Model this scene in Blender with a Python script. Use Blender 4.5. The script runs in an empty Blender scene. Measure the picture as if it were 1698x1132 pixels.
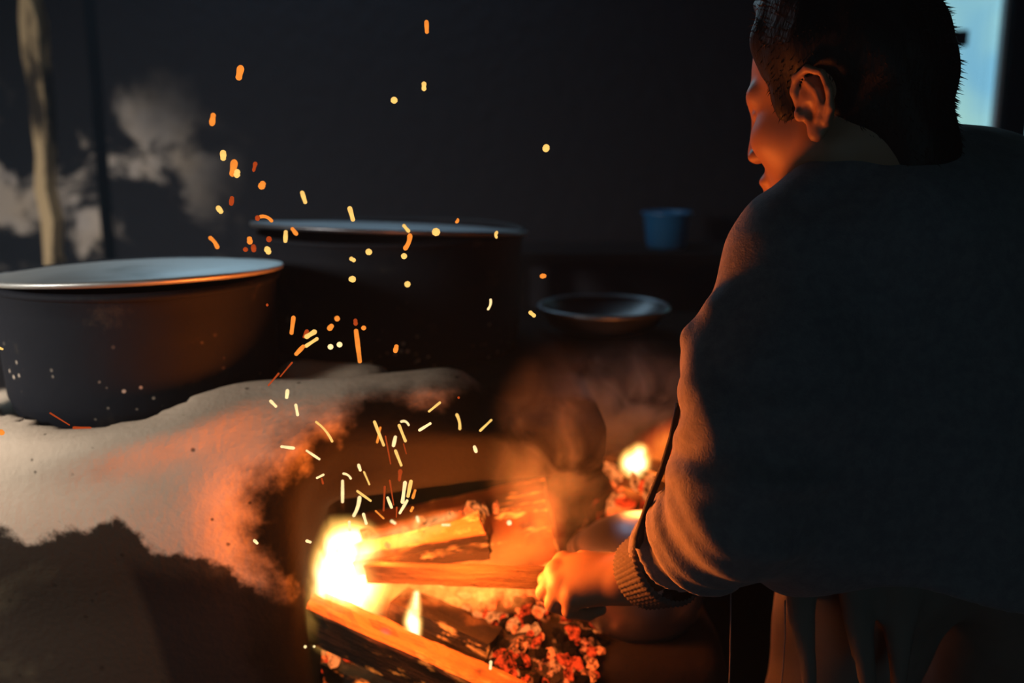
import bpy, math, random
import numpy as np
from mathutils import Vector, Matrix, noise as mnoise

random.seed(7)
rng = np.random.default_rng(7)
scene = bpy.context.scene
COL = scene.collection

# ------------------------------------------------------------------ camera
CAM = Vector((0.0, 0.0, 1.30))
PITCH = math.radians(12.0)
FPX = 1651.0
FW = Vector((0, math.cos(PITCH), -math.sin(PITCH)))
UP = Vector((0, math.sin(PITCH), math.cos(PITCH)))
cam_d = bpy.data.cameras.new('camera')
cam_d.lens = 35.0
cam_d.sensor_width = 36.0
cam_d.clip_start = 0.02
cam_d.dof.use_dof = True
cam_d.dof.focus_distance = 1.13
cam_d.dof.aperture_fstop = 2.2
cam = bpy.data.objects.new('camera', cam_d)
COL.objects.link(cam)
cam.location = CAM
cam.rotation_euler = (math.pi / 2 - PITCH, 0, 0)
scene.camera = cam


def at(px, py, d):
    """point seen at photograph pixel (px,py), d metres in front of the camera plane"""
    return CAM + FW * d + Vector((1, 0, 0)) * ((px - 849) / FPX * d) - UP * ((py - 566) / FPX * d)


# ------------------------------------------------------------------ world, exposure
world = bpy.data.worlds.new('sky')
scene.world = world
world.use_nodes = True
wn = world.node_tree
wn.nodes.clear()
wo = wn.nodes.new('ShaderNodeOutputWorld')
wb = wn.nodes.new('ShaderNodeBackground')
wt = wn.nodes.new('ShaderNodeTexCoord')
wz = wn.nodes.new('ShaderNodeTexNoise')
wz.inputs['Scale'].default_value = 9.0
wz.inputs['Detail'].default_value = 3.0
wr = wn.nodes.new('ShaderNodeValToRGB')
wr.color_ramp.elements[0].position = 0.40
wr.color_ramp.elements[0].color = (0.20, 0.50, 0.70, 1)
wr.color_ramp.elements[1].position = 0.60
wr.color_ramp.elements[1].color = (0.40, 0.72, 0.66, 1)
wn.links.new(wt.outputs['Generated'], wz.inputs['Vector'])
wn.links.new(wz.outputs['Fac'], wr.inputs['Fac'])
wn.links.new(wr.outputs['Color'], wb.inputs['Color'])
wb.inputs['Strength'].default_value = 1.0
wn.links.new(wb.outputs[0], wo.inputs['Surface'])

vs = scene.view_settings
vs.view_transform = 'Standard'
vs.look = 'None'
vs.exposure = 0.0
vs.gamma = 1.0
vs.use_curve_mapping = False


def light(name, typ, loc, energy, color, **kw):
    l = bpy.data.lights.new(name, typ)
    l.energy = energy
    l.color = color
    o = bpy.data.objects.new(name, l)
    COL.objects.link(o)
    o.location = loc
    tgt = kw.pop('target', None)
    if tgt is not None:
        o.rotation_euler = (Vector(tgt) - Vector(loc)).to_track_quat('-Z', 'Y').to_euler()
    portal = kw.pop('portal', False)
    for k, v in kw.items():
        setattr(l, k, v)
    if portal:
        l.cycles.is_portal = True
    return o


# added warm lamp at an assumed unseen left window, narrowed onto the stove
light('added_light_left', 'AREA', (-1.66, 0.45, 1.50), 17.0, (1.0, 0.88, 0.76),
      shape='RECTANGLE', size=0.35, size_y=0.40, target=(-1.25, 1.60, 0.90), spread=math.radians(84))
# blue lamp added at an invented eaves vent above the frame, for lid sheen
light('added_lid_light', 'AREA', (-0.50, 2.93, 2.08), 7.0, (0.52, 0.80, 1.0),
      shape='RECTANGLE', size=1.1, size_y=0.20, target=(-0.45, 1.55, 1.1))
# the window seen behind the head and the door behind the camera: portals onto the sky
light('window_portal', 'AREA', (1.35, 3.06, 1.50), 1.0, (1, 1, 1), shape='RECTANGLE', size=1.0, size_y=1.2,
      target=(1.35, 0, 1.50), portal=True)
light('door_portal', 'AREA', (0.55, -2.0, 1.0), 1.0, (1, 1, 1), shape='RECTANGLE', size=1.0, size_y=2.0,
      target=(0.55, 5, 1.0), portal=True)

# ------------------------------------------------------------------ material helpers


class NT:
    def __init__(self, name):
        self.m = bpy.data.materials.new(name)
        self.m.use_nodes = True
        self.t = self.m.node_tree
        self.t.nodes.clear()
        self.out = self.t.nodes.new('ShaderNodeOutputMaterial')
        self._co = None

    def n(self, typ, **kw):
        nd = self.t.nodes.new(typ)
        for k, v in kw.items():
            setattr(nd, k, v)
        return nd

    def link(self, a, b):
        self.t.links.new(a, b)

    def put(self, sock, v):
        if isinstance(v, bpy.types.NodeSocket):
            self.link(v, sock)
        elif isinstance(v, (tuple, list)) and len(v) == 3 and sock.type == 'RGBA':
            sock.default_value = (*v, 1)
        else:
            sock.default_value = v

    def co(self):
        if self._co is None:
            self._co = self.n('ShaderNodeTexCoord').outputs['Object']
        return self._co

    def math(self, op, a, b=0.0, c=None, clamp=False):
        nd = self.n('ShaderNodeMath', operation=op, use_clamp=clamp)
        self.put(nd.inputs[0], a)
        self.put(nd.inputs[1], b)
        if c is not None:
            self.put(nd.inputs[2], c)
        return nd.outputs[0]

    def noise(self, scale, detail=4, rough=0.55, co=None, stretch=None, dist=0.0):
        nd = self.n('ShaderNodeTexNoise')
        nd.inputs['Scale'].default_value = scale
        nd.inputs['Detail'].default_value = detail
        nd.inputs['Roughness'].default_value = rough
        nd.inputs['Distortion'].default_value = dist
        c = co or self.co()
        if stretch:
            mp = self.n('ShaderNodeMapping')
            mp.inputs['Scale'].default_value = stretch
            self.link(c, mp.inputs['Vector'])
            c = mp.outputs[0]
        self.link(c, nd.inputs['Vector'])
        return nd.outputs['Fac']

    def voro(self, scale, co=None):
        nd = self.n('ShaderNodeTexVoronoi')
        nd.inputs['Scale'].default_value = scale
        self.link(co or self.co(), nd.inputs['Vector'])
        return nd.outputs['Distance']

    def step(self, v, a, b):
        """smoothstep: 0 below a, 1 above b (a may be greater than b)"""
        nd = self.n('ShaderNodeMapRange', interpolation_type='SMOOTHSTEP')
        self.put(nd.inputs['Value'], v)
        if a <= b:
            nd.inputs['From Min'].default_value = a
            nd.inputs['From Max'].default_value = b
        else:
            nd.inputs['From Min'].default_value = b
            nd.inputs['From Max'].default_value = a
            nd.inputs['To Min'].default_value = 1.0
            nd.inputs['To Max'].default_value = 0.0
        return nd.outputs[0]

    def mix(self, f, a, b):
        nd = self.n('ShaderNodeMix', data_type='RGBA')
        self.put(nd.inputs[0], f)
        self.put(nd.inputs[6], a)
        self.put(nd.inputs[7], b)
        return nd.outputs[2]

    def ramp(self, f, *stops):
        nd = self.n('ShaderNodeValToRGB')
        cr = nd.color_ramp
        while len(cr.elements) < len(stops):
            cr.elements.new(0.5)
        for e, (p, c) in zip(cr.elements, stops):
            e.position = p
            e.color = (*c, 1) if len(c) == 3 else c
        self.put(nd.inputs[0], f)
        return nd.outputs[0]

    def xyz(self, co=None):
        s = self.n('ShaderNodeSeparateXYZ')
        self.link(co or self.co(), s.inputs[0])
        return s.outputs

    def bump(self, h, strength=0.4, dist=0.01):
        nd = self.n('ShaderNodeBump')
        nd.inputs['Strength'].default_value = strength
        nd.inputs['Distance'].default_value = dist
        self.put(nd.inputs['Height'], h)
        return nd.outputs[0]

    def bsdf(self, color, rough=0.8, metal=0.0, normal=None, emis=None, estr=0.0, spec=0.5, sheen=0.0, sss=0.0):
        p = self.n('ShaderNodeBsdfPrincipled')
        self.put(p.inputs['Base Color'], color)
        self.put(p.inputs['Roughness'], rough)
        self.put(p.inputs['Metallic'], metal)
        p.inputs['Specular IOR Level'].default_value = spec
        if sheen:
            p.inputs['Sheen Weight'].default_value = sheen
            p.inputs['Sheen Roughness'].default_value = 0.6
        if sss:
            p.inputs['Subsurface Weight'].default_value = sss
            p.inputs['Subsurface Radius'].default_value = (0.008, 0.003, 0.0015)
        if normal is not None:
            self.link(normal, p.inputs['Normal'])
        if emis is not None:
            self.put(p.inputs['Emission Color'], emis)
            self.put(p.inputs['Emission Strength'], estr)
        self.link(p.outputs[0], self.out.inputs['Surface'])
        return self.m


MAT = {}

# ------------------------------------------------------------------ object helpers


def tag(o, label=None, cat=None, group=None, kind=None):
    if label: o['label'] = label
    if cat: o['category'] = cat
    if group: o['group'] = group
    if kind: o['kind'] = kind
    return o


def empty(name, loc):
    o = bpy.data.objects.new(name, None)
    o.empty_display_size = 0.05
    COL.objects.link(o)
    o.location = loc
    return o


def mobj(name, verts, faces, mat, parent=None, origin=None, smooth=True):
    """one mesh object; verts are world coordinates, origin is where the object stands"""
    if origin is None:
        origin = parent.location if parent is not None and parent.parent is None else (0, 0, 0)
        if parent is not None and parent.parent is not None:
            origin = parent.parent.location
    og = np.array(tuple(origin), dtype=float)
    v = np.asarray([tuple(p) for p in verts], dtype=float) - og
    me = bpy.data.meshes.new(name)
    me.from_pydata([tuple(p) for p in v], [], [tuple(int(i) for i in f) for f in faces])
    me.update()
    if smooth:
        me.polygons.foreach_set('use_smooth', [True] * len(me.polygons))
    me.materials.append(mat)
    o = bpy.data.objects.new(name, me)
    COL.objects.link(o)
    if parent is not None:
        o.parent = parent
    else:
        o.location = origin
    return o


class Geo:
    """collects verts and faces"""
    def __init__(self):
        self.v = []
        self.f = []

    def add(self, v, f):
        b = len(self.v)
        self.v += [tuple(p) for p in v]
        self.f += [tuple(i + b for i in q) for q in f]
        return self

    def box(self, x0, x1, y0, y1, z0, z1):
        v = [(x, y, z) for x in (x0, x1) for y in (y0, y1) for z in (z0, z1)]
        f = [(0, 1, 3, 2), (4, 6, 7, 5), (0, 4, 5, 1), (2, 3, 7, 6), (0, 2, 6, 4), (1, 5, 7, 3)]
        return self.add(v, f)

    def lathe(self, prof, center, seg=56, axis=None, closed=False, wob=0.0):
        """prof: (r,z) list, turned about z through center"""
        c = Vector(center)
        M = Matrix.Identity(3)
        if axis is not None:
            M = Vector((0, 0, 1)).rotation_difference(Vector(axis).normalized()).to_matrix()
        v, f = [], []
        n = len(prof)
        for i in range(seg):
            a = 2 * math.pi * i / seg
            for (r, z) in prof:
                rr = r * (1 + wob * math.sin(3 * a + 1 + 9 * z) + wob * 0.6 * math.sin(5 * a + 17 * z))
                v.append(c + M @ Vector((rr * math.cos(a), rr * math.sin(a), z)))
        for i in range(seg):
            j = (i + 1) % seg
            for k in range(n - 1 if not closed else n):
                k2 = (k + 1) % n
                f.append((i * n + k, j * n + k, j * n + k2, i * n + k2))
        return self.add(v, f)

    def tube(self, pts, radii, seg=8, flat=1.0, caps=True):
        pts = [Vector(p) for p in pts]
        v, f = [], []
        n = len(pts)
        ref = Vector((0.13, 0.31, 0.94))
        rings = []
        for i, p in enumerate(pts):
            t = (pts[min(i + 1, n - 1)] - pts[max(i - 1, 0)])
            if t.length < 1e-9:
                t = Vector((0, 0, 1))
            t.normalize()
            a = t.cross(ref)
            if a.length < 1e-4:
                a = t.cross(Vector((1, 0, 0)))
            a.normalize()
            b = t.cross(a)
            r = radii[i] if hasattr(radii, '__len__') else radii
            for k in range(seg):
                w = 2 * math.pi * k / seg
                v.append(p + a * (r * math.cos(w)) + b * (r * flat * math.sin(w)))
        for i in range(n - 1):
            for k in range(seg):
                k2 = (k + 1) % seg
                f.append((i * seg + k, i * seg + k2, (i + 1) * seg + k2, (i + 1) * seg + k))
        if caps:
            f.append(tuple(range(seg - 1, -1, -1)))
            f.append(tuple((n - 1) * seg + k for k in range(seg)))
        return self.add(v, f)

    def build(self, name, mat, parent=None, origin=None, smooth=True):
        return mobj(name, self.v, self.f, mat, parent, origin, smooth)


# ------------------------------------------------------------------ smooth solid modelling (distance fields -> mesh)


class SDF:
    K = 1.0
    def __init__(self, lo, hi, h):
        self.lo = np.array(lo, dtype=np.float32)
        n = np.ceil((np.array(hi) - np.array(lo)) / h).astype(int) + 1
        self.h = h
        ax = [self.lo[i] + h * np.arange(n[i], dtype=np.float32) for i in range(3)]
        self.X, self.Y, self.Z = np.meshgrid(*ax, indexing='ij')
        self.F = np.full(self.X.shape, 9.0, dtype=np.float32)

    # primitives
    def ell(self, c, r, M=None):
        dx, dy, dz = self.X - c[0], self.Y - c[1], self.Z - c[2]
        if M is not None:       # columns of M are the local axes
            M = [[float(M[i][j]) for j in range(3)] for i in range(3)]
            dx, dy, dz = (dx * M[0][0] + dy * M[1][0] + dz * M[2][0],
                          dx * M[0][1] + dy * M[1][1] + dz * M[2][1],
                          dx * M[0][2] + dy * M[1][2] + dz * M[2][2])
        k0 = np.sqrt((dx / r[0]) ** 2 + (dy / r[1]) ** 2 + (dz / r[2]) ** 2)
        k1 = np.sqrt((dx / r[0] ** 2) ** 2 + (dy / r[1] ** 2) ** 2 + (dz / r[2] ** 2) ** 2) + 1e-6
        return k0 * (k0 - 1) / k1

    def cap(self, a, b, ra, rb):
        a = np.array(tuple(a), dtype=np.float32)
        b = np.array(tuple(b), dtype=np.float32)
        d = b - a
        L = float(d @ d) + 1e-12
        px, py, pz = self.X - a[0], self.Y - a[1], self.Z - a[2]
        t = np.clip((px * d[0] + py * d[1] + pz * d[2]) / L, 0, 1)
        return np.sqrt((px - t * d[0]) ** 2 + (py - t * d[1]) ** 2 + (pz - t * d[2]) ** 2) - (ra + (rb - ra) * t) * self.K

    def box(self, c, s, r=0.0):
        q = [np.abs(self.X - c[0]) - s[0] + r, np.abs(self.Y - c[1]) - s[1] + r, np.abs(self.Z - c[2]) - s[2] + r]
        o = np.sqrt(sum(np.maximum(a, 0) ** 2 for a in q))
        return o + np.minimum(np.maximum(np.maximum(q[0], q[1]), q[2]), 0) - r

    def cyl(self, c, rad, z0, z1, r=0.0):
        q0 = np.sqrt((self.X - c[0]) ** 2 + (self.Y - c[1]) ** 2) - rad + r
        q1 = np.abs(self.Z - (z0 + z1) / 2) - (z1 - z0) / 2 + r
        return np.sqrt(np.maximum(q0, 0) ** 2 + np.maximum(q1, 0) ** 2) + np.minimum(np.maximum(q0, q1), 0) - r

    def torus(self, c, axis, R, r):
        a = Vector(axis).normalized()
        px, py, pz = self.X - c[0], self.Y - c[1], self.Z - c[2]
        hgt = px * a[0] + py * a[1] + pz * a[2]
        rad = np.sqrt(np.maximum(px * px + py * py + pz * pz - hgt * hgt, 0))
        return np.sqrt((rad - R * self.K) ** 2 + hgt ** 2) - r * self.K

    # combinations
    @staticmethod
    def smin(a, b, k):
        if k <= 0:
            return np.minimum(a, b)
        h = np.maximum(k - np.abs(a - b), 0) / k
        return np.minimum(a, b) - h * h * k * 0.25

    def add(self, d, k=0.0):
        self.F = self.smin(self.F, d, k)
        return self

    def sub(self, d, k=0.0):
        self.F = -self.smin(-self.F, d, k)
        return self

    def cut(self, d, k=0.0):          # intersection
        self.F = -self.smin(-self.F, -d, k)
        return self

    def wave(self, amp, freq, seed=0, octs=2):
        r = np.random.default_rng(seed)
        for o in range(octs):
            s = 0
            for i in range(4):
                v = r.normal(size=3)
                v *= freq * (2.1 ** o) / np.linalg.norm(v)
                s = s + np.sin(self.X * v[0] + self.Y * v[1] + self.Z * v[2] + r.uniform(0, 6.28))
            self.F = self.F + amp * (0.5 ** o) * 0.5 * s
        return self

    def mesh(self):
        F = self.F.astype(np.float32)
        n = np.array(F.shape)
        c = tuple(n - 1)
        cnt = np.zeros(c, np.float32)
        pos = [np.zeros(c, np.float32) for _ in range(3)]
        sl = lambda o: tuple(slice(o[i], o[i] + c[i]) for i in range(3))
        for ax in range(3):
            for u in (0, 1):
                for w in (0, 1):
                    o = [0, 0, 0]
                    oth = [i for i in range(3) if i != ax]
                    o[oth[0]], o[oth[1]] = u, w
                    p = list(o)
                    p[ax] = 1
                    f0, f1 = F[sl(o)], F[sl(p)]
                    cr = (f0 < 0) != (f1 < 0)
                    t = np.where(cr, f0 / np.where(cr, f0 - f1, 1), 0)
                    cnt += cr
                    for i in range(3):
                        pos[i] += np.where(cr, (t if i == ax else float(o[i])), 0)
        act = cnt > 0
        ids = np.full(c, -1, np.int64)
        ids[act] = np.arange(act.sum())
        I = np.argwhere(act)
        V = np.stack([pos[i][act] / cnt[act] + I[:, i] for i in range(3)], 1) * self.h + self.lo
        faces = []
        for ax in range(3):
            p = [0, 0, 0]
            p[ax] = 1
            b, d = [(1, 2), (2, 0), (0, 1)][ax]
            s0 = [slice(None)] * 3
            s1 = [slice(None)] * 3
            s0[ax] = slice(0, n[ax] - 1)
            s1[ax] = slice(1, n[ax])
            cr = (F[tuple(s0)] < 0) != (F[tuple(s1)] < 0)
            E = np.argwhere(cr)
            ok = (E[:, b] > 0) & (E[:, d] > 0) & (E[:, b] < c[b]) & (E[:, d] < c[d])
            E = E[ok]
            inside = F[tuple(E.T)] < 0
            def cell(db, dd):
                Q = E.copy()
                Q[:, b] -= db
                Q[:, d] -= dd
                return ids[tuple(Q.T)]
            q = np.stack([cell(1, 1), cell(0, 1), cell(0, 0), cell(1, 0)], 1)
            q[~inside] = q[~inside][:, ::-1]
            faces.append(q)
        return V, np.concatenate(faces)


def V3(p):
    return np.array(tuple(p), dtype=float)

#--SETTING--
# ------------------------------------------------------------------ materials
m = NT('sooty_plaster_wall')
x, y, z = m.xyz()
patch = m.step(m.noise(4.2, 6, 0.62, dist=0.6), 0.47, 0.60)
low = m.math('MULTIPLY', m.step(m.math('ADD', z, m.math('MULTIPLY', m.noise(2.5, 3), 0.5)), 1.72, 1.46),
             m.step(m.math('ADD', x, m.math('MULTIPLY', m.noise(3.0, 3), 0.35)), -0.62, -1.05))  # patches fade right and upward: the light's falloff painted into the colour
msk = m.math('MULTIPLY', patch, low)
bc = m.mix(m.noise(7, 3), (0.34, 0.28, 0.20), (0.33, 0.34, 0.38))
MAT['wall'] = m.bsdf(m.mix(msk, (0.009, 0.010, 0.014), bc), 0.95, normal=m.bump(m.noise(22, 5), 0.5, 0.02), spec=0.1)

m = NT('weathered_post_wood')
pc = m.step(m.noise(5.5, 5, 0.6, stretch=(1.5, 1, 0.45)), 0.36, 0.50)
MAT['post'] = m.bsdf(m.mix(pc, (0.03, 0.025, 0.02), (0.46, 0.36, 0.22)), 0.9,
                     normal=m.bump(m.noise(30, 4, stretch=(3, 3, .3)), 0.5, 0.01), spec=0.1)

m = NT('dark_wood')
MAT['darkwood'] = m.bsdf(m.mix(m.noise(14, 4, stretch=(6, 6, .5)), (0.005, 0.005, 0.006), (0.010, 0.010, 0.011)), 1.0, spec=0.05,
                         normal=m.bump(m.noise(30, 4, stretch=(6, 6, .3)), 0.3, 0.005))

m = NT('painted_frame')
MAT['frame'] = m.bsdf(m.mix(m.noise(18, 4), (0.42, 0.44, 0.52), (0.5, 0.5, 0.56)), 0.6)

m = NT('earth_floor')
MAT['floor'] = m.bsdf(m.mix(m.noise(9, 5), (0.05, 0.04, 0.032), (0.09, 0.072, 0.055)), 0.95,
                      normal=m.bump(m.noise(25, 5), 0.5, 0.02), spec=0.1)

m = NT('window_glass')
tr = m.n('ShaderNodeBsdfTransparent')
gl = m.n('ShaderNodeBsdfGlossy')
gl.inputs['Roughness'].default_value = 0.05
mx = m.n('ShaderNodeMixShader')
mx.inputs[0].default_value = 0.05
m.link(tr.outputs[0], mx.inputs[1])
m.link(gl.outputs[0], mx.inputs[2])
m.link(mx.outputs[0], m.out.inputs['Surface'])
MAT['glass'] = m.m

# ------------------------------------------------------------------ the room
XL, XR, YB, YF, ZC = -1.75, 2.3, 3.0, -2.0, 2.45
g = Geo().box(XL - .1, XR + .1, YF - .1, YB + .2, -0.1, 0.0)
tag(g.build('floor', MAT['floor'], smooth=False), 'trodden earth floor of the dark kitchen', kind='structure')
g = Geo().box(XL - .1, XR + .1, YF - .1, YB + .2, ZC, ZC + .08)
tag(g.build('ceiling', MAT['darkwood'], smooth=False), 'dark smoke-blackened ceiling boards', kind='structure')
# back wall with the window (right) and an added vent for the lid lamp (left, above the frame)
WX0, WX1, WZ0, WZ1 = 0.92, 1.98, 0.92, 2.02
VX0, VX1, VZ0, VZ1 = -1.05, 0.05, 1.98, 2.18
g = Geo()
xs = [XL - .1, VX0, VX1, WX0, WX1, XR + .1]
g.box(xs[0], xs[1], YB, YB + .14, 0, ZC)
g.box(xs[1], xs[2], YB, YB + .14, 0, VZ0)
g.box(xs[1], xs[2], YB, YB + .14, VZ1, ZC)
g.box(xs[2], xs[3], YB, YB + .14, 0, ZC)
g.box(xs[3], xs[4], YB, YB + .14, 0, WZ0)
g.box(xs[3], xs[4], YB, YB + .14, WZ1, ZC)
g.box(xs[4], xs[5], YB, YB + .14, 0, ZC)
tag(g.build('wall_back', MAT['wall'], smooth=False), 'sooty back wall with flaking plaster, painted lighter towards the lit lower left', kind='structure')
# left wall with an opening added for the warm lamp
g = Geo()
g.box(XL - .1, XL, YF, 0.2, 0, ZC).box(XL - .1, XL, 0.7, YB, 0, ZC)
g.box(XL - .1, XL, 0.2, 0.7, 0, 1.22).box(XL - .1, XL, 0.2, 0.7, 1.78, ZC)
tag(g.build('wall_left', MAT['wall'], smooth=False), 'dark side wall left of the stove', kind='structure')
g = Geo().box(XR, XR + .1, YF, YB, 0, ZC)
tag(g.build('wall_right', MAT['wall'], smooth=False), 'dark side wall right of the bending person', kind='structure')
g = Geo().box(XL - .1, 0.05, YF - .1, YF, 0, ZC).box(1.05, XR + .1, YF - .1, YF, 0, ZC).box(.05, 1.05, YF - .1, YF, 2.0, ZC)
tag(g.build('wall_front', MAT['wall'], smooth=False), 'dark wall with the doorway behind the camera', kind='structure')

# timber uprights on the back wall
def upright(name, px, py, w, mat, label, seed, dy=0.05, wob=0.012):
    p = at(px, py, 2.95)
    r = random.Random(seed)
    v, f = [], []
    nseg = 26
    for i in range(nseg + 1):
        zz = ZC * i / nseg
        a, b = r.uniform(-wob, wob), r.uniform(-wob, wob)
        for (dx, dyy) in ((-w / 2 + a, 0.0), (-w / 2 + a + .01, -dy), (w / 2 + b - .01, -dy), (w / 2 + b, 0.0)):
            v.append((p.x + dx, YB + dyy, zz))
    for i in range(nseg):
        for k in range(3):
            f.append((i * 4 + k, i * 4 + k + 1, i * 4 + k + 5, i * 4 + k + 4))
    f.append((0, 1, 2, 3))
    f.append(tuple(nseg * 4 + k for k in (3, 2, 1, 0)))
    return tag(mobj(name, v, f, mat, smooth=False), label, kind='structure')
upright('trim_1', 78, 100, 0.060, MAT['post'], 'pale peeling upright post on the back wall', 3)
upright('trim_2', 172, 100, 0.020, MAT['darkwood'], 'thin black upright pole on the back wall', 5, 0.06, 0.003)

# window_1: frame, mullion, latch, panes
xm = at(1672, 120, 2.95).x
win = tag(empty('window_1', (WX0, YB, WZ0)), 'bright window with pale frame behind the head', kind='structure')
g = Geo()
g.box(WX0, WX0 + .05, YB + .01, YB + .12, WZ0, WZ1).box(WX1 - .05, WX1, YB + .01, YB + .12, WZ0, WZ1)
g.box(WX0 + .05, WX1 - .05, YB + .01, YB + .12, WZ0, WZ0 + .05).box(WX0 + .05, WX1 - .05, YB + .01, YB + .12, WZ1 - .05, WZ1)
g.build('window_frame', MAT['frame'], win, smooth=False)
Geo().box(xm - .040, xm + .033, YB - .03, YB + .05, WZ0 + .02, WZ1 - .02).build('mullion', MAT['darkwood'], win, smooth=False)
Geo().box(xm - .052, xm - .0405, YB + .0, YB + .02, WZ0 + .05, WZ1 - .05).build('reveal_strip', MAT['frame'], win, smooth=False)
Geo().box(xm + .0335, xm + .045, YB + .0, YB + .02, WZ0 + .05, WZ1 - .05).build('reveal_strip', MAT['frame'], win, smooth=False)
pl = at(1591, 66, 2.95)
Geo().box(pl.x - .16, pl.x, YB + .012, YB + .03, pl.z - .022, pl.z + .022).build('latch', MAT['darkwood'], win, smooth=False)
Geo().box(WX0 + .05, xm - .052, YB + .070, YB + .074, WZ0 + .05, WZ1 - .05).build('pane', MAT['glass'], win, smooth=False)
Geo().box(xm + .045, WX1 - .05, YB + .070, YB + .074, WZ0 + .05, WZ1 - .05).build('pane', MAT['glass'], win, smooth=False)

#--STOVE--
# ------------------------------------------------------------------ clay stove
m = NT('stove_clay')
x, y, z = m.xyz()
n1 = m.noise(9, 5, 0.6)
n2 = m.noise(28, 5, 0.6)
n3 = m.noise(4.0, 4, 0.6, dist=0.5)
wob = m.math('MULTIPLY_ADD', n1, 0.16, m.math('MULTIPLY_ADD', n2, 0.05, -0.105))
# soot blown out of the fire mouth: a rounded patch round the opening
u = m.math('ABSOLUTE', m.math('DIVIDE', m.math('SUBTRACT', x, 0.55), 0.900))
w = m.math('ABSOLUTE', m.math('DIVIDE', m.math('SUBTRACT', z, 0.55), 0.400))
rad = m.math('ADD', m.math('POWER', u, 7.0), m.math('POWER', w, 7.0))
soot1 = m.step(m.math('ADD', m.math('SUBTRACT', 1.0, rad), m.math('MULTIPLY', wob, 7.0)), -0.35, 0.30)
# damp dark mud along the lower left, with a ragged upper edge
edge = m.math('SUBTRACT', m.math('MULTIPLY_ADD', wob, 1.0, 0.795), m.math('MULTIPLY', m.step(x, -0.52, -0.42), 0.055))
edge = m.math('SUBTRACT', edge, m.math('MULTIPLY', m.step(x, -0.44, -0.28), 0.07))
damp = m.step(m.math('SUBTRACT', edge, z), -0.008, 0.014)
painted_shadow = m.math('MULTIPLY', m.step(m.math('SUBTRACT', m.math('MULTIPLY_ADD', wob, 0.35, 0.735),  # dark slanting shadow on the lower front, painted into the clay colour
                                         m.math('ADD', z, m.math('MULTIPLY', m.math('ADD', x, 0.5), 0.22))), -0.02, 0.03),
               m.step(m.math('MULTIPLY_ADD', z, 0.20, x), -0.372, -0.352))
# soot on the top between and behind the pots
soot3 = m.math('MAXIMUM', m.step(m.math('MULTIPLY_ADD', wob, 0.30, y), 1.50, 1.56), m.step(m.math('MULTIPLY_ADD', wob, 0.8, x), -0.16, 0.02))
# small stains
spot = m.step(n3, 0.64, 0.70)
pits = m.step(m.math('MULTIPLY_ADD', n2, 0.2, m.voro(34)), 0.24, 0.16)
pits = m.math('MULTIPLY', pits, m.step(n1, 0.44, 0.52))
c = m.mix(n1, (0.48, 0.41, 0.33), (0.60, 0.52, 0.43))
c = m.mix(m.math('MULTIPLY', n2, 0.55), c, (0.40, 0.31, 0.235))
c = m.mix(m.math('MULTIPLY', spot, 0.75), c, (0.13, 0.095, 0.065))
c = m.mix(m.math('MULTIPLY', pits, 0.85), c, (0.05, 0.04, 0.032))
dm = m.mix(m.step(n3, 0.52, 0.66), (0.014, 0.011, 0.009), (0.060, 0.052, 0.034))
c = m.mix(m.math('MULTIPLY', damp, 0.97), c, dm)
c = m.mix(painted_shadow, c, (0.010, 0.009, 0.010))
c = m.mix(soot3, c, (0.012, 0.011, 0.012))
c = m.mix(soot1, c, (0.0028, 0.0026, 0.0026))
hb = m.math('ADD', m.math('MULTIPLY', n2, 0.35), m.math('MULTIPLY', m.noise(110, 4), 0.7))
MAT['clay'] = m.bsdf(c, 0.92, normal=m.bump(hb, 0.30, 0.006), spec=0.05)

POT1 = (-0.562, 1.490)
POT2 = (-0.225, 1.860)
s = SDF((-1.50, 1.02, 0.0), (0.95, 2.42, 1.02), 0.0125)
s.add(s.box((-0.30, 1.78, 0.44), (1.12, 0.53, 0.455), 0.07))
s.add(s.cap((-0.95, 1.34, 0.775), (-0.44, 1.34, 0.80), 0.11, 0.10), 0.08)        # bulging front
s.add(s.cap((-0.42, 1.36, 0.88), (-0.10, 1.42, 0.90), 0.055, 0.055), 0.06)      # collar over the mouth
s.add(s.cap((-0.33, 1.50, 0.915), (-0.22, 1.50, 0.915), 0.035, 0.03), 0.05)
s.add(s.torus((POT1[0], POT1[1], 0.880), (-0.10, 0, 1), 0.235, 0.026), 0.03)
s.add(s.torus((POT2[0], POT2[1], 0.89), (0, 0, 1), 0.275, 0.022), 0.04)
# fire mouth: open on the front from the left jamb, running to the right
s.sub(s.box((0.34, 1.42, 0.66), (0.612, 0.38, 0.165), 0.05), 0.02)
s.sub(s.box((0.62, 1.24, 0.60), (0.49, 0.54, 0.60), 0.03), 0.02)
s.sub(s.box((0.365, 1.17, 0.66), (0.64, 0.155, 0.235), 0.06), 0.05)     # sooty recess over the mouth
s.add(s.cap((-0.30, 1.37, 0.80), (0.06, 1.37, 0.85), 0.035, 0.03), 0.03)
# pot holes
s.sub(s.cyl(POT1, 0.200, 0.70, 1.2), 0.0)
s.sub(s.cyl(POT2, 0.240, 0.80, 1.2), 0.0)
s.wave(0.0035, 14, 3, 2)
V, Fc = s.mesh()
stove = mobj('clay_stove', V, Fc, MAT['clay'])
tag(stove, 'pale mud-plastered cooking stove with sooty fire mouth', 'stove')

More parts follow.
